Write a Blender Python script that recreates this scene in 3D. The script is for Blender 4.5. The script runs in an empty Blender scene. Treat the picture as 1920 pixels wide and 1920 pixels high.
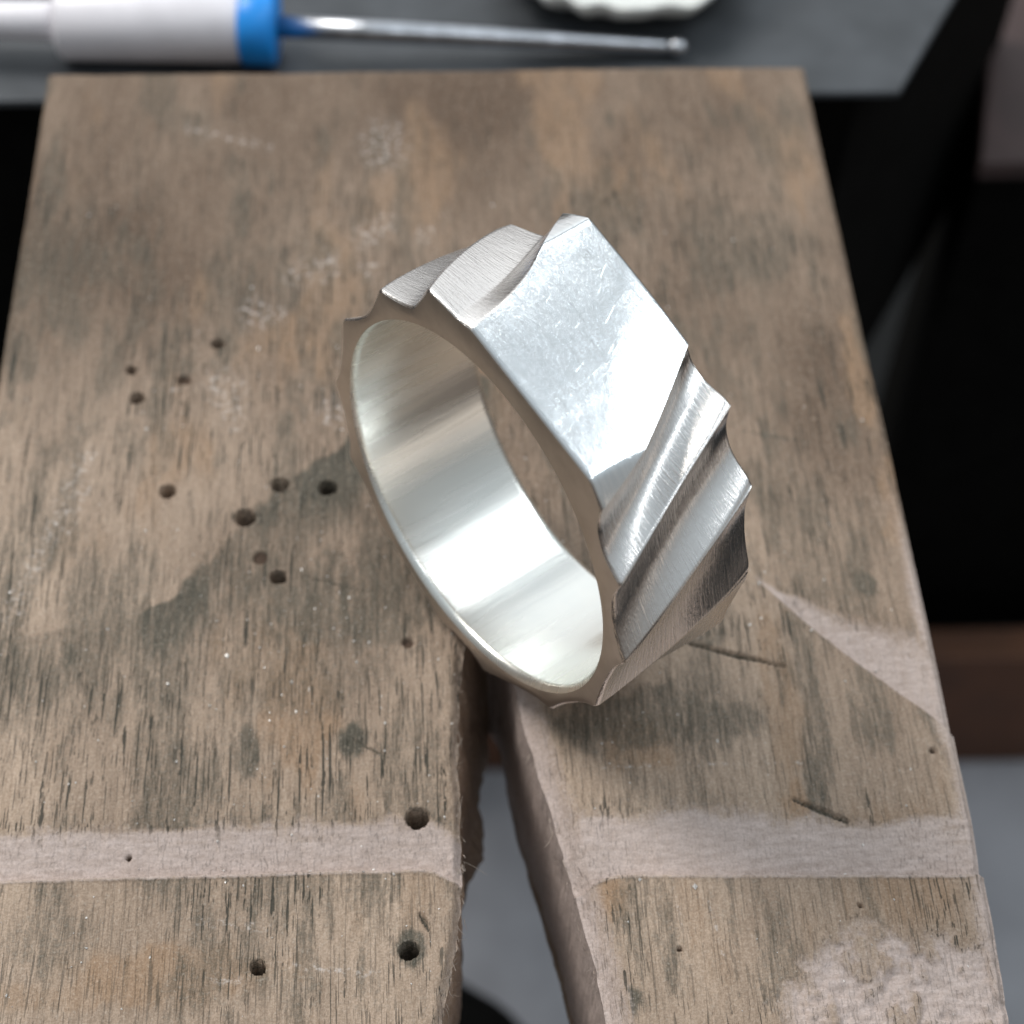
import bpy, math
import numpy as np
from mathutils import Matrix, Vector

# ---------------------------------------------------------------- camera, world, lamps, exposure
# one Blender unit = one centimetre
sc = bpy.context.scene
sc.unit_settings.system = 'METRIC'
sc.unit_settings.scale_length = 0.01
C = bpy.data.collections.new("workbench"); sc.collection.children.link(C)

RC = np.array([[0.9985749568, 0.0228259504, -0.0482393163],
               [-0.0474158257, 0.7942907652, -0.6056846703],
               [0.0244907152, 0.6071088505, 0.7942411778]])
CP = np.array([-0.103, -9.634, 7.764])
F = 3400.0
cam = bpy.data.cameras.new("camera"); co = bpy.data.objects.new("camera", cam); C.objects.link(co)
cam.sensor_width = 36; cam.lens = 36*F/1920
m = np.eye(4); m[:3, :3] = RC; m[:3, 3] = CP
co.matrix_world = Matrix(m.tolist())
cam.clip_start = 0.05; cam.clip_end = 500
cam.dof.use_dof = True; cam.dof.focus_distance = 8.05; cam.dof.aperture_fstop = 0.52
sc.camera = co

w = bpy.data.worlds.new("World"); sc.world = w; w.use_nodes = True
nt = w.node_tree; bg = nt.nodes['Background']
tc = nt.nodes.new('ShaderNodeTexCoord'); sx = nt.nodes.new('ShaderNodeSeparateXYZ')
rp = nt.nodes.new('ShaderNodeValToRGB'); mr = nt.nodes.new('ShaderNodeMapRange')
mr.inputs[1].default_value = -1; mr.inputs[2].default_value = 1
nt.links.new(tc.outputs['Generated'], sx.inputs[0]); nt.links.new(sx.outputs[2], mr.inputs[0])
nt.links.new(mr.outputs[0], rp.inputs[0]); nt.links.new(rp.outputs[0], bg.inputs[0])
e = rp.color_ramp.elements
e[0].position = 0.45; e[0].color = (.16, .13, .11, 1)
e[1].position = 0.95; e[1].color = (.76, .86, .93, 1)
k = e.new(0.62); k.color = (.40, .40, .39, 1)
bg.inputs[1].default_value = 0.58

def area(name, d, dist, sx_, sy_, power, col, target=(.45, -4.4, 1.0), roll=0):
    L = bpy.data.lights.new(name, 'AREA'); L.shape = 'RECTANGLE'; L.size = sx_; L.size_y = sy_
    L.energy = power; L.color = col
    o = bpy.data.objects.new(name, L); C.objects.link(o)
    d = Vector(d).normalized(); t = Vector(target); o.location = t + d*dist
    q = (-d).to_track_quat('-Z', 'Y'); o.rotation_mode = 'QUATERNION'
    o.rotation_quaternion = q @ Vector((0, 0, 1)).rotation_difference(Vector((0, 0, 1)))
    o.rotation_quaternion = q @ Matrix.Rotation(roll, 3, 'Z').to_quaternion()
    return o
area("bench_lamp_cool", (.585, .22, .79), 38, 6, 22, 3300, (.90, .96, 1.0), roll=math.radians(-12))
area("bench_lamp_second", (.20, .43, .88), 45, 7, 4, 500, (.93, .97, 1.0))
area("room_lamp_left", (-.54, .44, .72), 50, 19, 19, 17500, (1.0, .95, .89))
area("soft_light_behind", (-.02, .93, .34), 70, 66, 70, 10500, (.93, .97, 1.0))  # unseen broad light added behind to brighten the ring's left grooves
area("warm_lamp_right", (.88, -.40, .14), 60, 20, 14, 600, (1.0, .87, .76))
area("overhead_lamp", (.12, -.27, .95), 36, 9, 4, 800, (.94, .97, 1.0), roll=math.radians(25))
sc.view_settings.view_transform = 'Standard'; sc.view_settings.look = 'None'
sc.view_settings.exposure = 0.08; sc.view_settings.gamma = 1
sc.render.engine = 'CYCLES'

# ---------------------------------------------------------------- helpers
def at(px, py, z):                      # where the line of sight meets the level z
    d = RC @ np.array([(px-960)/F, -(py-960)/F, -1.0])
    t = (z-CP[2])/d[2]; return CP+t*d

def tag(o, label=None, cat=None, group=None, kind=None):
    if label: o['label'] = label
    if cat: o['category'] = cat
    if group: o['group'] = group
    if kind: o['kind'] = kind
    return o

def empty(name, loc=(0, 0, 0)):
    o = bpy.data.objects.new(name, None); C.objects.link(o); o.location = loc; o.empty_display_size = .2
    return o

def mesh(name, V, Fc, mat, parent=None, smooth=True, attrs=None, loc=None):
    me = bpy.data.meshes.new(name)
    V = np.asarray(V, np.float32)
    if isinstance(Fc, np.ndarray):
        me.vertices.add(len(V)); me.vertices.foreach_set('co', V.ravel())
        n, k_ = Fc.shape
        me.loops.add(n*k_); me.loops.foreach_set('vertex_index', Fc.astype(np.int32).ravel())
        me.polygons.add(n); me.polygons.foreach_set('loop_start', np.arange(0, n*k_, k_, dtype=np.int32))
        me.update(calc_edges=True)
    else:
        me.from_pydata(V.tolist(), [], Fc)
    if smooth: me.polygons.foreach_set('use_smooth', [True]*len(me.polygons))
    if attrs:
        for k_, a in attrs.items():
            a = np.asarray(a, np.float32)
            if a.ndim == 2 and a.shape[1] == 3:
                at_ = me.attributes.new(k_, 'FLOAT_VECTOR', 'POINT'); at_.data.foreach_set('vector', a.ravel())
            else:
                at_ = me.attributes.new(k_, 'FLOAT', 'POINT'); at_.data.foreach_set('value', a.ravel())
    me.materials.append(mat); me.validate()
    o = bpy.data.objects.new(name, me); C.objects.link(o)
    if parent:
        o.parent = parent; o.matrix_parent_inverse = Matrix.Translation(-Vector(parent.location))
    return o

def gridfaces(nr, nc, wrap=False, flip=False, off=0):
    r = np.arange(nr-1)[:, None]; c = np.arange(nc if wrap else nc-1)[None, :]
    c2 = (c+1) % nc
    a = r*nc+c; b = r*nc+c2; d = (r+1)*nc+c2; e_ = (r+1)*nc+c
    q = np.stack([a, b, d, e_], -1).reshape(-1, 4)+off
    return q[:, ::-1] if flip else q

_rs = np.random.RandomState(7); _T = _rs.rand(256, 256)
def vnoise(x, y, seed=0):
    x = x+seed*17.31; y = y+seed*9.77
    xi = np.floor(x).astype(int); yi = np.floor(y).astype(int); fx = x-xi; fy = y-yi
    fx = fx*fx*(3-2*fx); fy = fy*fy*(3-2*fy)
    g = lambda a, b: _T[a & 255, b & 255]
    return (g(xi, yi)*(1-fx)+g(xi+1, yi)*fx)*(1-fy)+(g(xi, yi+1)*(1-fx)+g(xi+1, yi+1)*fx)*fy
def fbm(x, y, o=4, seed=0):
    s = 0; a = .5; t = 0
    for i in range(o):
        s = s+a*vnoise(x*2**i, y*2**i, seed+i*3); t += a; a *= .55
    return s/t
def sst(x, a, b):
    t = np.clip((x-a)/(b-a), 0, 1); return t*t*(3-2*t)

class NB:                                # small node-building helper
    def __init__(s, name):
        s.m = bpy.data.materials.new(name); s.m.use_nodes = True; s.t = s.m.node_tree
        s.b = s.t.nodes['Principled BSDF']
    def n(s, ty, **kw):
        x = s.t.nodes.new('ShaderNode'+ty)
        for k_, v in kw.items(): setattr(x, k_, v)
        return x
    def l(s, a, b): s.t.links.new(a, b)
    def val(s, sock, v):
        if hasattr(v, 'default_value') or isinstance(v, bpy.types.NodeSocket): s.l(v, sock)
        else: sock.default_value = v
    def math(s, op, a, b=0.0, clamp=False):
        x = s.n('Math', operation=op, use_clamp=clamp); s.val(x.inputs[0], a); s.val(x.inputs[1], b); return x.outputs[0]
    def mix(s, f, a, b, bt='MIX'):
        x = s.n('Mix', data_type='RGBA', blend_type=bt); s.val(x.inputs[0], f)
        s.val(x.inputs[6], a if isinstance(a, bpy.types.NodeSocket) else (*a, 1)); s.val(x.inputs[7], b if isinstance(b, bpy.types.NodeSocket) else (*b, 1)); return x.outputs[2]
    def attr(s, nm): return s.n('Attribute', attribute_name=nm)
    def noise(s, vec, scale, detail=3, rough=.5, dist=0):
        x = s.n('TexNoise'); s.l(vec, x.inputs['Vector']); x.inputs['Scale'].default_value = scale
        x.inputs['Detail'].default_value = detail; x.inputs['Roughness'].default_value = rough; x.inputs['Distortion'].default_value = dist
        return x.outputs[0]
    def map(s, vec, scale=(1, 1, 1), rot=(0, 0, 0), loc=(0, 0, 0)):
        x = s.n('Mapping'); s.l(vec, x.inputs[0]); x.inputs[1].default_value = loc; x.inputs[2].default_value = rot; x.inputs[3].default_value = scale
        return x.outputs[0]
    def ramp(s, f, a, b, lo=0.0, hi=1.0):
        x = s.n('MapRange', interpolation_type='SMOOTHSTEP'); s.val(x.inputs[0], f)
        x.inputs[1].default_value = a; x.inputs[2].default_value = b; x.inputs[3].default_value = lo; x.inputs[4].default_value = hi
        return x.outputs[0]
    def bump(s, h, st, dist=.01, nrm=None):
        x = s.n('Bump'); x.inputs['Strength'].default_value = st; x.inputs['Distance'].default_value = dist; s.l(h, x.inputs['Height'])
        if nrm: s.l(nrm, x.inputs['Normal'])
        return x.outputs[0]

def simple(name, col, rough=.5, metal=0, nscale=3, var=.15, bump=.0, trans=0):
    b = NB(name); tcn = b.n('TexCoord').outputs['Object']
    nz = b.noise(tcn, nscale, 5)
    c2 = tuple(min(1, c*(1+var)) for c in col); c1 = tuple(c*(1-var) for c in col)
    b.l(b.mix(b.ramp(nz, .3, .7), c1, c2), b.b.inputs['Base Color'])
    b.b.inputs['Roughness'].default_value = rough; b.b.inputs['Metallic'].default_value = metal
    if bump: b.l(b.bump(nz, bump, .03), b.b.inputs['Normal'])
    return b.m

# ---------------------------------------------------------------- wood material
def wood():
    b = NB("worn_wood"); P = b.n('TexCoord').outputs['Object']
    tone = b.attr('tone').outputs['Fac']; fresh = b.attr('fresh').outputs['Fac']
    dark = b.attr('dark').outputs['Fac']; orange = b.attr('orange').outputs['Fac']
    chalk = b.attr('chalk').outputs['Fac']; pore = b.attr('pore').outputs['Fac']
    base = b.mix(tone, (.150, .100, .068), (.55, .425, .33))
    # fibres along the grain
    f1 = b.noise(b.map(P, (38, 3.2, 38)), 1, 4, .6, .3)
    f2 = b.noise(b.map(P, (120, 14, 120)), 1, 3, .6)
    f3 = b.noise(P, 55, 4, .65)
    base = b.mix(b.ramp(f1, .3, .7, 0, .55), base, b.mix(1.0, base, (.62, .60, .58), 'MULTIPLY'))
    brk = b.math('ADD', b.math('MULTIPLY', b.math('SUBTRACT', f1, .5), 1.1), b.math('MULTIPLY', b.math('SUBTRACT', f3, .5), 1.2))
    brk = b.math('ADD', brk, b.math('MULTIPLY', b.math('SUBTRACT', f2, .5), .8))
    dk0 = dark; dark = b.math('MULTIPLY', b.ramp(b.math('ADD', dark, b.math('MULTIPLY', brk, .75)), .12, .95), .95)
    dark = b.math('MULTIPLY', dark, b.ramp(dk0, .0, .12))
    orange = b.math('MULTIPLY', b.ramp(b.math('ADD', orange, b.math('MULTIPLY', brk, .5)), .05, .9), .9)
    fresh = b.math('MULTIPLY', b.ramp(b.math('ADD', fresh, b.math('MULTIPLY', brk, .45)), .05, 1.0), b.ramp(fresh, .0, .25))
    base = b.mix(orange, base, (.38, .245, .150))
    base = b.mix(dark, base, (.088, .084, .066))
    base = b.mix(b.ramp(f2, .35, .75, 0, .35), base, b.mix(1.0, base, (.55, .53, .5), 'MULTIPLY'))
    base = b.mix(b.ramp(f3, .5, .75, 0, .5), base, (.58, .49, .41))
    f4 = b.noise(P, 95, 3, .7)
    base = b.mix(b.ramp(f4, .38, .62, .55, 0), base, b.mix(1.0, base, (.58, .55, .50), 'MULTIPLY'))
    fr = b.mix(b.ramp(b.noise(b.map(P, (9, 40, 30)), 1, 5, .65), .3, .7), (.50, .41, .375), (.66, .56, .53))
    fr = b.mix(b.ramp(f4, .35, .6, .35, 0), fr, (.33, .26, .23))
    base = b.mix(b.math('MULTIPLY', fresh, .80), base, fr)
    # open pores: short dark dashes along the grain
    pn = b.noise(b.map(P, (80, 2.6, 80)), 1, 1.5, .4, .15)
    pn2 = b.noise(b.map(P, (130, 5, 130), loc=(3, 1, 0)), 1, 1, .4, .1)
    pm = b.math('MULTIPLY', b.ramp(pn, .625, .665), pore)
    pm2 = b.math('MULTIPLY', b.ramp(pn2, .64, .69, 0, .8), pore)
    pm = b.math('MAXIMUM', pm, pm2)
    pm = b.math('MULTIPLY', pm, b.math('SUBTRACT', 1.0, b.math('MULTIPLY', fresh, .7)))
    base = b.mix(b.math('MULTIPLY', pm, .9), base, (.036, .036, .028))
    # pale dust
    dn = b.noise(P, 26, 5, .7)
    base = b.mix(b.math('MULTIPLY', b.ramp(dn, .5, .68), chalk), base, (.60, .54, .50))
    sp = b.n('TexVoronoi'); b.l(P, sp.inputs['Vector']); sp.inputs['Scale'].default_value = 13
    spm = b.ramp(sp.outputs['Distance'], .10, .05)
    base = b.mix(b.attr('hole').outputs['Fac'], base, (.045, .020, .010))
    b.l(base, b.b.inputs['Base Color'])
    b.b.inputs['Roughness'].default_value = .72
    b.b.inputs['Specular IOR Level'].default_value = .3
    h = b.math('ADD', b.math('MULTIPLY', f2, .6), b.math('MULTIPLY', f3, 1.1))
    h = b.math('SUBTRACT', h, b.math('MULTIPLY', pm, 1.4))
    b.l(b.bump(h, .55, .012), b.b.inputs['Normal'])
    return b.m
M_wood = wood()

# ---------------------------------------------------------------- bench pin
T = 1.3                                                    # thickness of the board
SL = np.array([(-9, -.42), (-8, -.30), (-6.55, -.075), (-6.35, -.04), (-6.1, .012), (-5.85, .03), (-5.6, .035), (-5.2, .03), (-4.78, .055), (-4.45, .10), (-4.3, .14), (-4.22, .19)])
SR = np.array([(-9, 1.12), (-8, .95), (-6.58, .665), (-6.28, .625), (-5.88, .555), (-5.6, .50), (-4.98, .36), (-4.6, .315), (-4.4, .28), (-4.3, .24), (-4.22, .19)])
def xl(y): return np.where(y > -4.22, .19, np.interp(y, SL[:, 0], SL[:, 1]))
def xr(y): return np.where(y > -4.22, .19, np.interp(y, SR[:, 0], SR[:, 1]))
def half(y): return 2.5-.035*sst(-y, 5.6, 6.9)

HOLES = []
for px, py, r in [(315, 922, .042), (460, 970, .054), (615, 915, .047), (525, 908, .046), (257, 747, .040), (408, 645, .037),
                  (246, 695, .028), (522, 1083, .043), (783, 1534, .051), (484, 1815, .033), (767, 1782, .043), (345, 714, .04)]:
    p = at(px, py, 0); HOLES.append((p[0], p[1], r, 1.0 if r != .04 or px == 257 else .2))
for px, py, r, q in [(488, 1046, .04, .10), (765, 1205, .03, .15), (1748, 1408, .014, .3), (240, 1602, .014, .25), (1612, 1698, .012, .4), (1275, 1778, .014, .2)]:
    p = at(px, py, 0); HOLES.append((p[0], p[1], r, q))

def seg(x, y, a, b_):
    a = np.array(a); b_ = np.array(b_); d = b_-a; t = np.clip(((x-a[0])*d[0]+(y-a[1])*d[1])/(d@d), 0, 1)
    return np.hypot(x-a[0]-t*d[0], y-a[1]-t*d[1]), t
def P2(px, py): return at(px, py, 0)[:2]

def surface(x, y, side):
    """height, stain and painted-shade masks of the worn top; side -1 left prong, +1 right prong"""
    z = np.zeros_like(x)
    el = np.where(side < 0, xl(y)-x, x-xr(y)); slot = (y < -4.22)
    wob = .05*(fbm(x*3, y*3, 3, 5)-.5)
    # trench filed across the board, steep on the near side
    yl = np.where(side < 0, -5.80-.004*x+.008*(fbm(x*4, y*0, 3, 2)-.5), -5.855-.034*(x-.6)+.012*(fbm(x*2.2, y*0, 3, 4)-.5))
    bend = np.where(side < 0, sst(x, -.22, .05), sst(-x, -.86, -.55))
    yl = yl-.075*bend**2
    u = y-yl
    Lr = np.where(side < 0, .30, .36+.05*np.sin(x*2))+wob*.8
    tren = np.where(u > 0, np.clip(1-u/Lr, 0, 1)**1.25, 0)
    step = sst(u, -.012, .004)
    burr = np.exp(-((u+.012)/.008)**2)*(.4+.6*fbm(x*14, y*0, 3, 33)); z += .010*burr
    depth = np.where(side < 0, .062, .070)*(1-.25*bend)
    z -= depth*tren*step
    fresh = sst(np.clip(1-u/(Lr*1.08)+.35*(fbm(x*6, y*10, 3, 34)-.5), 0, 1), .0, .45)*step
    fresh = np.clip(fresh*(.45+1.1*fbm(x*3, y*24, 4, 31)+.45*sst(1-u/Lr, .3, .8)), 0, 1); fresh = np.maximum(fresh, burr)
    # oblique filed notch on the right
    a = P2(1405, 1078); b_ = P2(1800, 1385); d = b_-a; Ln = np.hypot(*d); d = d/Ln; nrm = np.array([-d[1], d[0]])
    if nrm[0] < 0: nrm = -nrm
    s = (x-a[0])*d[0]+(y-a[1])*d[1]; v = (x-a[0])*nrm[0]+(y-a[1])*nrm[1]+.012*np.sin(s*3.2)
    Wd = .05+.42*sst(s, .1, 1.1)+.15*(fbm(x*3, y*3, 3, 8)-.5)
    nt_ = np.clip(1-v/Wd, 0, 1)**1.2*sst(v, -.008, .006)*sst(s, -.05, .35)
    z -= .045*nt_*sst(s, 0, .8)
    fresh = np.maximum(fresh, sst(np.clip(1-v/(Wd*1.15)+.3*(fbm(x*5, y*5, 3, 35)-.5), 0, 1), .0, .75)*sst(v, -.008, .006)*sst(s, -.05, .15)*.85)
    # pale scraped corner and edges
    cn = sst(x-.55*(y+6.9), 2.05, 2.25)*sst(-y, 6.08+.12*(fbm(x*5, y*5, 3, 12)), 6.25)
    q = np.hypot((x-2.0)/.62, (y+6.55)/.40)+.5*(fbm(x*4, y*4, 4, 14)-.5)
    cn = np.maximum(cn*.5, sst(-q, -1.15, -.6)*(.35+.9*sst(fbm(x*8, y*8, 4, 36), .35, .6)))
    fresh = np.maximum(fresh, cn*.9); z -= cn*(.012+.03*fbm(x*18, y*18, 3, 15))
    re = np.where(side > 0, half(y)-x, 9)
    fresh = np.maximum(fresh, (1-sst(re+.08*(fbm(x*6, y*3, 3, 51)-.5), .02, .14))*.75*sst(-y, 3.2, 4.4))
    # worn edges of the slot
    fr_n = fbm(x*9, y*6, 4, 21)
    cham = np.where(side > 0, .15, .055)*(.85+.3*fr_n)
    edge = np.where(slot, 1-sst(el, 0, cham), 0)*sst(-y, 4.25, 4.7)
    z -= np.where(side > 0, .085, .045)*edge**1.6
    fresh = np.maximum(fresh, np.where(side > 0, .95, .35)*edge**.6)
    ew = np.where(slot, 1-sst(el, 0, .16), 0)
    z += ew*(fbm(x*26, y*14, 3, 22)-.5)*np.where(side < 0, .035, .014)
    # outer edges a little rounded
    oe = np.minimum(half(y)-np.abs(x), -y)
    z -= .035*(1-sst(oe, 0, .05))**2
    z += (fbm(x*2.2, y*1.1, 3, 40)-.5)*.02 + (fbm(x*22, y*6, 4, 41)-.5)*.010 + (fbm(x*40, y*40, 2, 43)-.5)*.005
    # drilled holes
    hole = np.zeros_like(x)
    for hx, hy, r, q_ in HOLES:
        dd = np.hypot(x-hx, y-hy)*(1+.34*(fbm(x*24, y*24, 3, 44)-.5))
        hm = 1-sst(dd, r*.86, r*1.06); z -= .5*q_*hm if q_ >= 1 else .14*q_*hm; hole = np.maximum(hole, hm*(1 if q_ >= 1 else .8))
        rim = np.exp(-((dd-r*1.2)/(r*.2))**2); z += .006*rim*(fbm(x*40, y*40, 2, 45))
    # knife scratches
    dark = np.zeros_like(x)
    for p1, p2, wd, dp in [((1292, 1206), (1472, 1250), .020, .035), ((1488, 1498), (1590, 1540), .022, .03), ((560, 1078), (690, 1112), .008, .01),
                           ((660, 1385), (725, 1420), .010, .012), ((1640, 1905), (1200, 2100), .01, .01), ((785, 1880-170), (805, 1745), .016, .03), ((1392, 808), (1520, 830), .010, .0)]:
        dd, t = seg(x, y, P2(*p1), P2(*p2)); w_ = wd*(1-.6*np.abs(t*2-1))*(.7+.6*fbm(x*20, y*20, 2, 46))
        k_ = 1-sst(dd, w_*.3, w_); z -= dp*k_; dark = np.maximum(dark, k_*.9)
    chalk = np.zeros_like(x)
    for p1, p2, wd in [((1130, 1438), (1530, 1428), .010), ((375, 1728), (500, 1740), .022), ((520, 1810), (720, 1830), .018), ((400, 1835), (460, 1842), .02),
                       ((350, 240), (500, 275), .05), ((1260, 1660), (1280, 1730), .010), ((1330, 1690), (1360, 1800), .010), ((170, 850), (20, 1150), .06), ((170, 900), (130, 1000), .02)]:
        dd, t = seg(x, y, P2(*p1), P2(*p2)); chalk = np.maximum(chalk, (1-sst(dd, wd*.3, wd*1.4))*.8)
    for px, py, r in [(430, 730, .14), (395, 722, .09), (440, 780, .10), (560, 515, .11), (480, 585, .13), (520, 590, .08), (690, 440, .12), (720, 420, .10), (610, 500, .12), (690, 505, .08), (720, 270, .22), (800, 440, .08), (620, 770, .1), (1010, 1000, .1), (330, 725, .05)]:
        c = P2(px, py); chalk = np.maximum(chalk, 1-sst(np.hypot(x-c[0], (y-c[1])*.7), r*.3, r*1.1))
    # ---- stains, and the ring's shade painted in below right of it
    tone = .20+.66*sst(-y, 2.2, 5.6)+(fbm(x*1.5, y*.7, 4, 60)-.5)*.9
    tone += .18*sst(-x, .8, 2.2)*sst(-y, 1.5, 3)
    # wavy boundary of the pale left area
    bl_ = [P2(*q_) for q_ in ((-300, 1200), (0, 1188), (120, 1170), (230, 1163), (320, 1115), (385, 1045), (440, 985), (530, 900), (640, 830), (760, 700))]+[np.array([3., -2.6])]
    bx = np.array([q_[0] for q_ in bl_]); by = np.array([q_[1] for q_ in bl_])
    bd = y-np.interp(x+.12*(fbm(x*4, y*4, 3, 61)-.5), bx, by)+.14*(fbm(x*7, y*5, 3, 62)-.5)
    below = sst(-bd, -.015, .05)*(1-sst(x, .1, .5))
    tone += .16*(1-below)*sst(-y, 2.2, 3.6)*sst(-x, -.2, .9)
    dk = np.clip(below*(1-sst(-bd, .08, 1.0))*(.15+1.35*fbm(x*3.2, y*1.5, 4, 63)), 0, .85)*(.75+.25*sst(x, -2.2, -1.2))
    dk = np.maximum(dk, .55*sst(fbm(x*2.1, y*.75, 4, 64), .52, .72)*sst(-y, .2, 2.0))
    dk = np.maximum(dk, .5*sst(fbm(x*6, y*1.6, 4, 65), .48, .72))
    dk = np.maximum(dk, .42*sst(fbm(x*14, y*2.6, 4, 68), .54, .72)*sst(fbm(x*1.7, y*1.2, 3, 69), .4, .6))
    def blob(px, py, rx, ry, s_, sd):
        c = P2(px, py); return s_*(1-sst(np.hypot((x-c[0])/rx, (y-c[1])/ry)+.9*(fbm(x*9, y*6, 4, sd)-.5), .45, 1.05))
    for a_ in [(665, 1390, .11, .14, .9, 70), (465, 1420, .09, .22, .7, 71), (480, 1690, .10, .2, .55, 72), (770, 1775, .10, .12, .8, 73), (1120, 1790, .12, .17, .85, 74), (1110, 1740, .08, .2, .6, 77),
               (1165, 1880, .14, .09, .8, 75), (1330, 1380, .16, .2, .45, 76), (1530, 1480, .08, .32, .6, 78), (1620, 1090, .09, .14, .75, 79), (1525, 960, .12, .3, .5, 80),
               (1300, 1190, .22, .1, .6, 81), (1180, 1350, .35, .20, .45, 82), (100, 1760, .3, .22, .4, 83), (700, 1130, .35, .16, .5, 84), (590, 950, .35, .25, .5, 85), (440, 520, .3, .5, .35, 86), (640, 1130, .95, .42, .62, 101), (760, 1040, .4, .5, .6, 102), (1220, 1350, .65, .28, .62, 103), (560, 1260, .6, .4, .42, 104), (760, 1450, .2, .5, .45, 105), (1500, 1000, .25, .8, .4, 106)]:  # broad blobs: olive stain left of the ring, its painted shade below right
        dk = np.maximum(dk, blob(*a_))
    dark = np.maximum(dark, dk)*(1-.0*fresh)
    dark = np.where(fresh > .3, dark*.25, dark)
    og = .5*sst(fbm(x*2.4+5, y*.8, 4, 66), .52, .75)
    for a_ in [(1050, 230, .22, 1.0, .5, 90), (560, 1330, .28, .6, .6, 91), (1200, 1390, .3, .22, .6, 92), (1500, 1540, .12, .3, .7, 93), (1145, 1680, .12, .2, .8, 94), (330, 1830, .7, .18, .6, 95), (1470, 1330, .14, .8, .5, 96), (110, 1870, .5, .1, .45, 97), (1700, 950, .18, .6, .55, 98), (1610, 700, .1, .6, .6, 99)]:
        og = np.maximum(og, blob(*a_))
    og *= (1-.9*fresh)*(1-.4*dark)
    pore = (.38+.62*sst(fbm(x*1.8, y*1.1, 4, 67), .38, .58))*sst(-y, -.3, 1.5)
    fresh *= (1-hole); chalk *= (1-hole)
    return z, np.clip(tone, 0, 1), np.clip(fresh, 0, 1), np.clip(dark, 0, 1), np.clip(og, 0, 1), np.clip(chalk, 0, 1), np.clip(pore, 0, 1), np.clip(hole, 0, 1)

def rows():
    ys = [0.0]
    while ys[-1] > -7.6:
        y = ys[-1]
        st = .022 if y > -2.2 else (.010 if y > -5.7 else (.006 if y > -5.98 else (.010 if y > -6.7 else .04)))
        ys.append(y-st)
    return np.array(ys)
YS = rows()
def block(side, nc):
    q = np.linspace(0, 1, nc)
    y = YS[:, None]+0*q[None, :]
    inn = xl(YS) if side < 0 else xr(YS)
    # frayed slot edge
    inn = inn+np.where(YS < -4.3, (fbm(YS*9, YS*0+side, 4, 24)-.5)*(.045 if side < 0 else .02), 0)*side*(-1 if side < 0 else 1)
    out = side*(half(YS)+.012*(fbm(YS*2, YS*0, 3, 25)-.5))
    x = (out[:, None]*(1-q)+inn[:, None]*q) if side < 0 else (inn[:, None]*(1-q)+out[:, None]*q)
    y = y+np.where(YS > -.001, 1, 0)[:, None]*.01*(fbm(x*2, x*0, 3, 26)-.5)
    z, *mk = surface(x, y, np.full_like(x, side))
    return x, y, z, mk
Vs = []; Fs = []; At = [[] for _ in range(7)]; off = 0
def add(V, Fc, mk):
    global off
    Vs.append(V); Fs.append(Fc+off); off += len(V)
    for i in range(7): At[i].append(np.asarray(mk[i]).ravel())
for side in (-1, 1):
    x, y, z, mk = block(side, 265)
    add(np.stack([x, y, z], -1).reshape(-1, 3), gridfaces(*x.shape, flip=True), mk)
    for col, isin in ((0, side > 0), (-1, side < 0)):        # side walls: slot wall or outer wall
        nr = 46; h = np.linspace(0, 1, nr)[None, :]**1.15
        X = x[:, col][:, None]+0*h; Y = y[:, col][:, None]+0*h; Z = z[:, col][:, None]*(1-h)+(-T)*h
        if isin:
            near = 1-sst(-Y, 4.9, 5.5)
            lean = np.where(side < 0, .11*near, -.02*near+.02)*h
            lean = np.where(Y < -4.22, lean, 0)
            chip = np.where(side < 0, .05*np.exp(-((Y+5.12)/.16)**2)*sst(h, .8, 1), 0)
            X = X+lean+chip+np.where(Y < -4.3, (fbm(Y*7, Z*3, 4, 27)-.5)*(.05 if side < 0 else .03)*sst(h, 0, .1)+(fbm(Y*30, Z*4, 3, 28)-.5)*.012, 0)
            X = np.where(Y < -4.22, X, .19)
            if side > 0: fresh_ = 1+0*X; tone_ = .5+0*X; og_ = 0*X
            else: fresh_ = .18+.25*fbm(Y*5, Z*5, 3, 29); tone_ = .5+0*X; og_ = .6+0*X
            if side < 0: Z = np.where(h > .98, Z, Z)
        else:
            X = X+(fbm(Y*6, Z*6, 3, 30)-.5)*.01*sst(h, 0, .2)
            fresh_ = .3+0*X; tone_ = .5+0*X; og_ = 0*X
        V = np.stack([X, Y, Z], -1).reshape(-1, 3)
        add(V, gridfaces(*X.shape, flip=(col == 0)), [tone_, fresh_, 0*X, og_, 0*X, .5+0*X, 0*X])
    # bottom and end faces
    b_ = np.stack([x[:, [0, -1]], y[:, [0, -1]], np.full_like(x[:, [0, -1]], -T)], -1).reshape(-1, 3)
    add(b_, gridfaces(len(YS), 2), [np.full(len(b_), .4)]+[np.zeros(len(b_))]*6)
    for r in (0, -1):
        h = np.linspace(0, 1, 8)[:, None]; X = x[r][None, :]+0*h; Y = y[r][None, :]+0*h; Z = z[r][None, :]*(1-h)-T*h
        add(np.stack([X, Y, Z], -1).reshape(-1, 3), gridfaces(*X.shape, flip=(r == -1)), [.5+0*X]+[0*X]*6)
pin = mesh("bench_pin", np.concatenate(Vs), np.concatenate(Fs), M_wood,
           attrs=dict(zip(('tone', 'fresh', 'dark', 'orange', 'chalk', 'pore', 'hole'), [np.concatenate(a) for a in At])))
tag(pin, "worn brown wooden bench pin with a V-shaped slot, small drilled holes and filed grooves", "bench pin")

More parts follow.
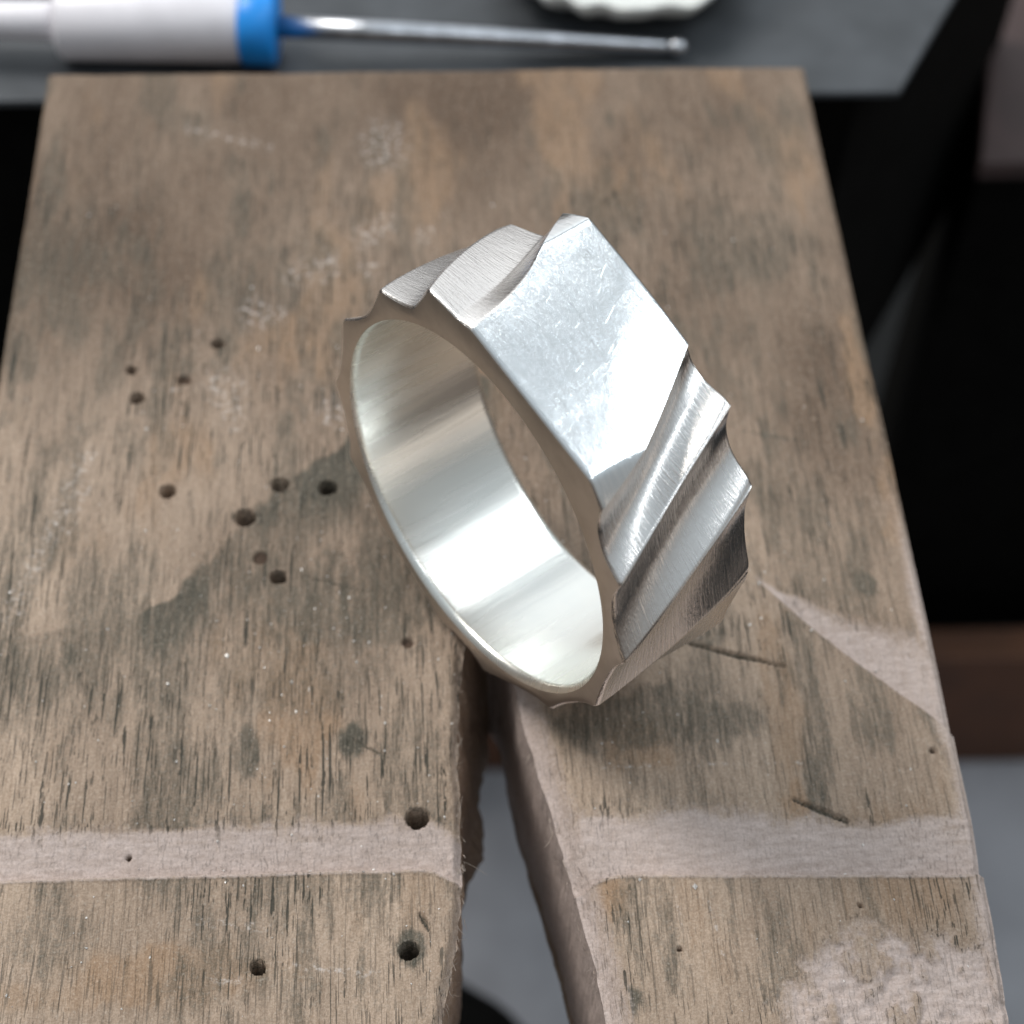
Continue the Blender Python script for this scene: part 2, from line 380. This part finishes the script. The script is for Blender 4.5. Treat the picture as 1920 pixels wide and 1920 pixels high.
# ---------------------------------------------------------------- silver ring
RO = np.array([0.100, -4.559, 1.136+.0]); TILT = -.0429; AZ = .6209; RI = .940; WD = .769
nv = np.array([math.cos(TILT)*math.cos(AZ), math.cos(TILT)*math.sin(AZ), math.sin(TILT)])
uv = np.cross(nv, [0, 0, 1.]); uv /= np.linalg.norm(uv); vv = np.cross(uv, nv)
def ringpt(ph, s, r):
    return RO+nv*(s[..., None]*WD)+(r*RI)[..., None]*(np.cos(ph)[..., None]*uv+np.sin(ph)[..., None]*vv)

# ridges: angle at the front rim, at the back rim, radius front, radius back (in inner radii)
RID = [(44.9, 66.0, None, None), (26.3, 50.3, 1.125, 1.205), (2.1, 31.3, 1.105, 1.150), (-25.2, 4, 1.082, 1.085), (-50, -24, 1.082, 1.08),
       (-80, -53, 1.12, 1.10), (-100, -75, 1.10, 1.10), (-131, -105, 1.085, 1.10), (-151, -127, 1.108, 1.10), (-176, -152, 1.085, 1.10),
       (-202.4, -178, 1.085, 1.10), (-230.1, -203.5, 1.10, 1.125), (-252.6, -226.1, 1.18, 1.11), (-267.5, -251.2, None, None), (-315.1, -294.0, None, None)]
VAL = [(1.068, 1.092, .50), (1.028, 1.062, .48), (1.036, 1.036, .45), (1.028, 1.04, .5), (1.040, 1.04, .5), (1.05, 1.04, .5), (1.03, 1.04, .5), (1.05, 1.04, .5), (1.035, 1.04, .5),
       (1.03, 1.04, .5), (1.008, 1.035, .5), (1.042, 1.045, .62), (1.132, 1.048, .62), None]
def facet(phd, s):
    d0 = 1.088+.058*s; ph = np.radians(((phd-76+180) % 360)-180)
    tx = np.tan(np.clip(ph, -1.2, 1.2))*d0                     # across the facet
    pl = d0/np.cos(np.clip(ph, -1.3, 1.3))
    e1 = np.clip((s*.8 - tx*.9) - .50, 0, 2)                   # soft roll-off to the back right corner
    pl = pl-.12*e1**2
    bl = 1.207+.042*s-.12*np.clip(-tx-.40, 0, 1)*(1-s)
    bl = bl+.006*s-.0062*np.clip(np.degrees(ph)+76-100, 0, 12)*s
    k_ = .004
    return np.where(pl < bl-k_*3, pl, -k_*np.log(np.exp(-np.clip(pl, 0, 3)/k_)+np.exp(-bl/k_)))
ns = 110
S = np.concatenate([[0, .003, .006, .010, .016, .024], np.linspace(.034, .966, ns), [.976, .984, .990, .994, .997, 1]])
edge_drop = lambda s_: -.013*np.clip(1-np.minimum(s_, 1-s_)/.02, 0, 1)**2
cols = []; parts = []
for i in range(len(VAL)):
    a, b_ = RID[i], RID[i+1]; n_ = 320 if VAL[i] is None else 84
    t = np.linspace(0, 1, n_, endpoint=True)
    curve = lambda k_: RID[k_][0]*(1-S)+RID[k_][1]*S
    cf = .0
    pa = curve(i); pb = curve(i+1)
    if VAL[i] is None: pass
    # gentle S-curve of the facet's left edge
    def bent(k_, p):
        if k_ == 13: return p-3.5*np.sin(np.pi*S)
        if k_ in (0, 14): return p-1.2*np.sin(np.pi*S)
        return p+(1.6 if k_ in (1, 2) else .8)*np.sin(np.pi*S)
    pa = bent(i, pa); pb = bent(i+1, pb)
    PH = pa[:, None]*(1-t)+pb[:, None]*t
    SS = S[:, None]+0*t
    if VAL[i] is None: Rr = facet(PH, SS)
    else:
        ra = facet(pa, S) if a[2] is None else a[2]*(1-S)+a[3]*S-.012*np.sin(np.pi*S)
        rb = facet(pb, S) if b_[2] is None else b_[2]*(1-S)+b_[3]*S-.012*np.sin(np.pi*S)
        vf, vb, t0 = VAL[i]; va = vf*(1-S)+vb*S-.022*np.sin(np.pi*S)
        pw = {12: 1.35, 11: 1.7, 10: 1.8}.get(i, 3.0)
        L = ra[:, None]*(1-t)+rb[:, None]*t; L0 = ra*(1-t0)+rb*t0
        D = np.maximum(L0-va, .012)
        pr = {12: 1.4, 11: 1.3}.get(i, 1.8)
        sh = np.where(t < t0, 1-np.clip(1-t/t0, 0, 1)**pw, 1-np.clip((t-t0)/(1-t0), 0, 1)**pr)
        Rr = L-D[:, None]*sh
        Rr += .0011*(fbm(SS*46+i*7, t[None, :]*5+0*SS, 3, 100+i)-.5)*np.sin(np.pi*t)
        # sharp ridges stay slightly blunt
        bw = .018+.05*SS**6; ba = .006+.014*SS**6; Rr -= ba*np.exp(-(t/bw)**2)+ba*np.exp(-((1-t)/bw)**2)
    Rr = Rr+edge_drop(SS)*(1+0*Rr)+.0016*(fbm(PH*.12, SS*3, 2, 140)-.5)
    parts.append((PH, SS, Rr/RI))                          # the profile above is in centimetres

def silver(name, rough, kind):
    b = NB(name); A = b.attr('ruv').outputs['Vector']
    b.b.inputs['Metallic'].default_value = 1.0
    big = b.noise(A, 3.0, 4, .6)
    if kind == 'facet':
        n1 = b.noise(b.map(A, (9, 46, 1), (0, 0, .42)), 1, 4, .65, .4); n2 = b.noise(b.map(A, (40, 150, 1), (0, 0, .25)), 1, 3, .6)
        h = b.math('ADD', b.math('MULTIPLY', n1, .7), b.math('MULTIPLY', n2, .5)); st = .22
        c = b.mix(b.ramp(n1, .35, .72), (.94, .945, .945), (.84, .86, .87))
        n3 = b.noise(b.map(A, (3.5, 130, 1), (0, 0, .34)), 1, 2, .5, .2); n4 = b.noise(b.map(A, (110, 4, 1), (0, 0, .2)), 1, 2, .5, .2)
        sc_ = b.math('MAXIMUM', b.ramp(n3, .66, .72), b.ramp(n4, .69, .75))
        c = b.mix(b.math('MULTIPLY', sc_, .2), c, (.50, .54, .57)); h = b.math('SUBTRACT', h, b.math('MULTIPLY', sc_, .5))
    elif kind == 'flute':
        n1 = b.noise(b.map(A, (6, 75, 1)), 1, 3, .6, .25); n2 = b.noise(b.map(A, (40, 120, 1)), 1, 3, .6)
        h = b.math('ADD', b.math('MULTIPLY', n1, 1.0), b.math('MULTIPLY', n2, .5)); st = .6
        c = b.mix(b.ramp(big, .3, .7), (.93, .90, .875), (.88, .85, .83))
    elif kind == 'inner':
        n1 = b.noise(b.map(A, (9, .7, 1)), 1, 3, .5); n2 = b.noise(b.map(A, (60, 60, 1)), 1, 3, .6)
        h = b.math('ADD', b.math('MULTIPLY', n1, 1.8), b.math('MULTIPLY', n2, .05)); st = .3
        c = b.mix(b.ramp(big, .3, .7), (.94, .93, .88), (.90, .90, .86))
        sp = b.n('TexVoronoi'); b.l(b.map(A, (5, 5, 1)), sp.inputs['Vector']); sp.inputs['Scale'].default_value = 1
        c = b.mix(b.math('MULTIPLY', b.ramp(sp.outputs['Distance'], .045, .02), .35), c, (.3, .26, .2))
    else:
        n1 = b.noise(b.map(A, (14, 60, 1), (0, 0, .5)), 1, 4, .6); n2 = b.noise(A, 70, 3, .6)
        h = b.math('ADD', b.math('MULTIPLY', n1, .6), b.math('MULTIPLY', n2, .4)); st = .10
        c = b.mix(b.ramp(big, .3, .7), (.70, .66, .615), (.57, .53, .49))
    b.l(c, b.b.inputs['Base Color'])
    b.l(b.math('ADD', b.math('MULTIPLY', b.math('SUBTRACT', n1, .5), .18), rough), b.b.inputs['Roughness'])
    b.l(b.bump(h, st, .006), b.b.inputs['Normal'])
    return b.m

base = RO+nv*WD*.5; base[2] = 0.0
ring = empty("silver_ring", tuple(base))
tag(ring, "faceted silver finger ring with diagonal grooves standing upright over the slot of the wooden pin", "ring")
def stack(name, pl, mat, flip, inner=False):
    Vv = []; Ff = []; A = []; of = 0
    for PH, SS, Rr in pl:
        P = ringpt(np.radians(PH), SS, Rr); Vv.append(P.reshape(-1, 3)); Ff.append(gridfaces(*PH.shape, flip=flip)+of); of += PH.size
        # texture space: across the groove, along the groove
        tloc = (PH-PH[:, :1])*RI*math.pi/180+PH[0, 0]*.0164
        A.append(np.stack([tloc, SS*WD*1.1, 0*SS], -1).reshape(-1, 3))
    return mesh(name, np.concatenate(Vv), np.concatenate(Ff), mat, ring, attrs={'ruv': np.concatenate(A)})
M_fac = silver("silver_facet", .15, 'facet'); M_flu = silver("silver_flutes", .26, 'flute'); M_inn = silver("silver_inner", .27, 'inner'); M_rim = silver("silver_rim", .38, 'rim')
stack("flat_facet", [parts[-1]], M_fac, False)
for i_, p_ in enumerate(parts[:-1]): stack("groove", [p_], M_flu, False)
# inner wall, slightly oval with a softened mouth
phi = np.linspace(0, 360, 721)
Si = np.concatenate([[0, .004, .010, .018, .03, .045], np.linspace(.06, .94, 40), [.955, .97, .982, .99, .996, 1]])
PH = phi[None, :]+0*Si[:, None]; SS = Si[:, None]+0*phi[None, :]
def rin(ph, s):
    ed = np.minimum(s, 1-s); bev = np.where(np.cos(np.radians(ph+60)) > 0, .028, .010)
    bev = .010+.022*np.clip(np.cos(np.radians(ph+62)), 0, 1)
    return 1.0+bev*np.clip(1-ed/.045, 0, 1)**1.6+.005*np.cos(np.radians(2*(ph-100)))
stack("inner_surface", [(PH, SS, rin(PH, SS))], M_inn, True)
# side rims
allph = np.concatenate([p[0][0] for p in parts]); 
for s_, row, fl in ((0.0, 0, False), (1.0, -1, True)):
    ph = np.concatenate([p[0][row][:-1] for p in parts]+[parts[-1][0][row][-1:]]); ro = np.concatenate([p[2][row][:-1] for p in parts]+[parts[-1][2][row][-1:]])
    q = np.linspace(0, 1, 7)[:, None]; ri = rin(ph, np.full_like(ph, s_))
    Rr = ri[None, :]*(1-q)+ro[None, :]*q; PH = ph[None, :]+0*q
    dome = (.004*np.sin(np.pi*q)*(-1 if row == 0 else 1))
    SS = np.full_like(Rr, s_)+dome
    P = ringpt(np.radians(PH), SS, Rr)
    mesh("rim", P.reshape(-1, 3), gridfaces(*PH.shape, flip=not fl), M_rim, ring,
         attrs={'ruv': np.stack([Rr*np.cos(np.radians(PH)), Rr*np.sin(np.radians(PH)), 0*PH], -1).reshape(-1, 3)})

# ---------------------------------------------------------------- loose silver filings on the wood
rs = np.random.RandomState(3); V = []; Ff = []
M_dust = simple("silver_filings", (.72, .69, .66), .5, .5, 40, .1)
for i in range(520):
    px, py = rs.uniform(0, 1880), rs.uniform(380, 1915)
    if rs.rand() < .45: px, py = 760+rs.normal()*330, 1180+rs.normal()*260
    p = at(px, py, 0)
    x_, y_ = p[0], p[1]
    if abs(x_) > 2.42 or y_ < -7 or y_ > -.3 or (y_ < -4.15 and xl(np.array(y_))-.03 < x_ < xr(np.array(y_))+.16): continue
    if min(math.hypot(x_-h[0], y_-h[1])-h[2] for h in HOLES) < .02: continue
    z0 = float(surface(np.array([x_]), np.array([y_]), np.array([-1. if x_ < .2 else 1.]))[0][0])
    r = rs.choice([.0035, .005, .007, .011], p=[.5, .32, .14, .04])*rs.uniform(.7, 1.2)
    k0 = len(V); q = rs.normal(size=(6, 3)); q = np.array([(1, 0, 0), (-1, 0, 0), (0, 1, 0), (0, -1, 0), (0, 0, .6), (0, 0, -.6)])*rs.uniform(.5, 1.4, (6, 1))+rs.normal(size=(6, 3))*.2
    for v_ in q: V.append((x_+v_[0]*r, y_+v_[1]*r*1.2, z0+r*.4+v_[2]*r))
    for f_ in [(0, 2, 4), (2, 1, 4), (1, 3, 4), (3, 0, 4), (2, 0, 5), (1, 2, 5), (3, 1, 5), (0, 3, 5)]: Ff.append([k0+j for j in f_])
tag(mesh("silver_filings", V, Ff, M_dust, smooth=False), "tiny bright silver filings scattered over the wooden bench pin", "metal filings", kind="stuff")

# frayed wood fibres along the edges of the slot
V = []; Ff = []
for i in range(170):
    y_ = rs.uniform(-6.9, -4.6); sd = rs.choice([-1, 1], p=[.7, .3])
    x_ = float(xl(np.array(y_)) if sd < 0 else xr(np.array(y_)))+rs.uniform(-.035, .02)*(1 if sd < 0 else -1)
    z_ = rs.uniform(-.10, -.01) if sd < 0 else rs.uniform(-.16, -.08)
    L = rs.choice([.03, .05, .08], p=[.5, .35, .15])*rs.uniform(.7, 1.3); d = rs.normal(size=3)*(.35, 1.0, .35); d /= np.linalg.norm(d)
    cu = rs.normal(size=3)*.5; wd_ = rs.uniform(.0015, .0032); k0 = len(V)
    for t_ in range(5):
        q = t_/4; c = np.array([x_, y_, z_])+d*L*q+cu*L*q*q*.6; ww = wd_*(1-.7*q)
        V += [c+(ww, 0, 0), c+(-ww*.5, 0, ww*.9), c+(-ww*.5, 0, -ww*.9)]
    for t_ in range(4):
        for j in range(3): Ff.append([k0+t_*3+j, k0+t_*3+(j+1) % 3, k0+t_*3+3+(j+1) % 3, k0+t_*3+3+j])
tag(mesh("wood_fibres", np.array(V), Ff, simple("loose_fibre", (.50, .42, .36), .8, 0, 30, .25)), "fine frayed wood fibres along both edges of the slot", "wood fibres", kind="stuff")

# ---------------------------------------------------------------- steel bench slab behind, with a near-black body for the dark below
M_slab = simple("grey_slab", (.062, .068, .076), .45, .2, 2.2, .18, .1)
M_black = simple("black_matte", (.005, .0048, .0045), .9, 0, 3, .2)  # near black stands for the unlit dark under block and cabinet
M_black.node_tree.nodes['Principled BSDF'].inputs['Specular IOR Level'].default_value = .05
ZS = -T-.004
def prism(name, poly, z0, z1, mat, parent=None, bev=.05):
    import bmesh
    bm = bmesh.new(); vs = [bm.verts.new((p[0], p[1], z0)) for p in poly]; f = bm.faces.new(vs)
    r = bmesh.ops.extrude_face_region(bm, geom=[f]); bmesh.ops.translate(bm, vec=(0, 0, z1-z0), verts=[g for g in r['geom'] if isinstance(g, bmesh.types.BMVert)])
    bmesh.ops.recalc_face_normals(bm, faces=bm.faces)
    if bev: bmesh.ops.bevel(bm, geom=list(bm.edges), offset=bev, segments=3, affect='EDGES', profile=.6)
    me = bpy.data.meshes.new(name); bm.to_mesh(me); bm.free(); me.materials.append(mat)
    o = bpy.data.objects.new(name, me); C.objects.link(o)
    if parent: o.parent = parent; o.matrix_parent_inverse = Matrix.Translation(-Vector(parent.location))
    return o
a = at(-260, 192, ZS); b_ = at(1688, 172, ZS); c = at(1800, -20, ZS); d_ = c+(c-b_)*3.2
slab = empty("bench_block", (0, 0, ZS))
tag(slab, "dark grey flat metal bench block behind the wooden pin, tools lying on it", "bench block")
e_ = np.array([a[0]-.2, d_[1]]) 
prism("top_plate", [a[:2], b_[:2], d_[:2], e_], ZS, ZS-.07, M_slab, slab, .03)
prism("body", [a[:2]+(.1, .25), b_[:2]+(-.25, .25), d_[:2]+(-.2, 0), e_+(.1, 0)], ZS-.072, ZS-6, M_black, slab, .03)

# brown wooden upright, far right
M_brown = simple("dark_brown_wood", (.060, .036, .034), .6, 0, 1.5, .2)
zb = -5.0
p0 = at(1836, 305, zb); p1 = at(1868, -60, zb)
pl = [p0[:2], (p0[0]+4, p0[1]), (p1[0]+5, p1[1]+1), p1[:2]]
br = empty("side_cabinet", (float(p0[0]), float(p0[1]), zb-9))
prism("wooden_top", pl, zb, zb-.25, M_brown, br, .06)
prism("body", [(p[0]+.06, p[1]+.06) for p in pl], zb-.252, zb-9, M_black, br, .05)
tag(br, "dark cabinet with a purplish brown wooden top beyond the right end of the grey block", "cabinet")

# lower tray: grey sheet with a brown wooden back board
ZT = -15.0
M_tray = simple("grey_tray", (.33, .33, .355), .55, 0, .8, .12)
M_orange = simple("brown_drawer_wood", (.085, .030, .010), .55, 0, .8, .25)
g0 = at(500, 1436, ZT); g1 = at(2300, 1424, ZT)
tray = empty("drawer", (1, float(g0[1]), ZT)); tag(tray, "open grey drawer with a dark brown wooden back board below the pin", "drawer")
prism("tray_bottom", [(-12, g0[1]-11), (16, g0[1]-11), (16, g1[1]), (-12, g0[1])], ZT-.3, ZT, M_tray, tray, .03)
_r = RC @ np.array([(1850-960)/F, -(1250-960)/F, -1.0]); hb = CP[2]+(g1[1]-CP[1])/_r[1]*_r[2]-ZT
prism("back_board", [(-12, g0[1]+.005), (16, g1[1]+.005), (16, g1[1]+.5), (-12, g0[1]+.5)], ZT-.4, ZT+hb, M_orange, tray, .04)
# dark leather lump lying in the drawer
def lump(name, c, rx, ry, rz, mat, sd):
    th = np.linspace(0, 2*np.pi, 64, endpoint=False); v = np.linspace(0, np.pi, 33)
    TH, VV = np.meshgrid(th, v); n_ = 1+.12*(fbm(np.cos(TH)*2+4, np.sin(TH)*2+VV, 3, sd)-.5)
    X = c[0]+rx*n_*np.cos(TH)*np.sin(VV)**.8; Y = c[1]+ry*n_*np.sin(TH)*np.sin(VV)**.8; Z = c[2]+rz*np.cos(VV)
    return mesh(name, np.stack([X, Y, Z], -1).reshape(-1, 3), gridfaces(33, 64, wrap=True, flip=True), mat)
lc = at(820, 2120, ZT+.8)
tag(lump("leather_pouch", (lc[0]-.9, lc[1]-.2, ZT+1.2), 2.4, 2.2, 1.2, M_black, 5), "black rounded pouch lying in the drawer, seen through the slot", "pouch")
# room floor, coloured near black for the unlit void beyond the bench
fl = mesh("floor", [(-150, -150, -40), (150, -150, -40), (150, 150, -40), (-150, 150, -40)], [[0, 1, 2, 3]], simple("dark_floor", (.003, .003, .003), .8, 0, .2, .2), smooth=False)
tag(fl, kind="structure")

# ---------------------------------------------------------------- tool lying behind the pin
def lathe(name, p0, p1, prof, mat, parent=None, n=48, wob=0):
    p0 = np.array(p0, float); p1 = np.array(p1, float); ax = p1-p0; L = np.linalg.norm(ax); ax /= L
    s1 = np.cross(ax, [0, 0, 1.]); s1 /= np.linalg.norm(s1); s2 = np.cross(ax, s1)
    th = np.linspace(0, 2*np.pi, n, endpoint=False); V = []
    for t, r in prof:
        rr = r*(1+wob*np.cos(th*6)*.02)
        V.append(p0+ax*t*L+rr[:, None]*(np.cos(th)[:, None]*s1+np.sin(th)[:, None]*s2))
    V = np.concatenate(V); Fc = gridfaces(len(prof), n, wrap=True)
    return mesh(name, V, Fc, mat, parent)
M_white = simple("white_plastic", (.84, .82, .87), .35, 0, 3, .05)
M_blue = simple("blue_plastic", (.015, .30, .88), .35, 0, 2, .08)
M_steel = simple("tool_steel", (.50, .52, .56), .3, 1, 8, .15)
rh = .30
q0 = at(520, 50, ZS+rh); q1 = at(1256, 88, ZS+.10)
dr = (q0-q1)/np.linalg.norm(q0-q1)
h0 = at(455, 47, ZS+rh); hd = at(108, 40, ZS+rh); he = hd+(hd-h0)*.9
tool = empty("burnisher", tuple((q0+np.array([0, 0, -rh])).tolist()))
tag(tool, "small burnishing tool with white handle, blue collar and thin steel shaft behind the pin", "hand tool")
def prof(*a_): return list(a_)
lathe("handle", hd, h0, prof((0, .001), (0, .22), (.015, .27), (.04, .29), (.5, .29), (.97, .285), (.99, .27), (1.0, .26), (1.0, .001)), M_white, tool)
lathe("handle_end", he, hd, prof((0, .001), (0, .1), (.03, .13), (.95, .15), (1, .15), (1, .001)), M_white, tool)
lathe("collar", h0, q0, prof((0, .001), (0, .285), (.08, .30), (.9, .30), (1.0, .28), (1.0, .001)), M_blue, tool)
lathe("shaft", q0, q1, prof((0, .001), (0, .085), (.3, .08), (.7, .065), (.97, .052), (1, .05), (1, .001)), M_steel, tool)
tv = np.linspace(0, 1, 14)
lathe("ball_tip", q1-dr*-.02, q1-dr*.14, [(t, .068*math.sqrt(max(0, 1-(2*t-1)**2))+.0005) for t in tv], M_steel, tool)

# ---------------------------------------------------------------- white scalloped dish
M_dish = simple("white_glaze", (.70, .72, .70), .28, 0, 4, .1, .15)
dc = at(1165, -140, ZS+.35); R_ = 1.12
th = np.linspace(0, 2*np.pi, 192, endpoint=False)
V = []
for r, z, sc_ in [(.001, .06, 0), (.5, .06, 0), (.62, .09, .2), (.75, .16, .6), (.88, .24, 1), (.97, .29, 1), (1.0, .30, 1), (1.01, .28, 1), (.96, .2, 1), (.80, .08, .6), (.66, .02, 0), (.6, 0, 0), (.001, 0, 0)]:
    rr = R_*r*(1+.022*sc_*np.cos(th*17+2*np.sin(th*3))+.03*sc_*(fbm(np.cos(th)*6+9, np.sin(th)*6+9, 3, 7)-.5)+.02*sc_*np.sin(th*5+1))
    V.append(np.stack([dc[0]+rr*np.cos(th), dc[1]+rr*np.sin(th), ZS+.0+z*1.3+.012*sc_*np.cos(th*24)+0*th], -1))
tag(mesh("scalloped_dish", np.concatenate(V), gridfaces(13, 192, wrap=True, flip=True), M_dish), "white glossy dish with scalloped rim on the grey block behind the tool shaft", "dish")
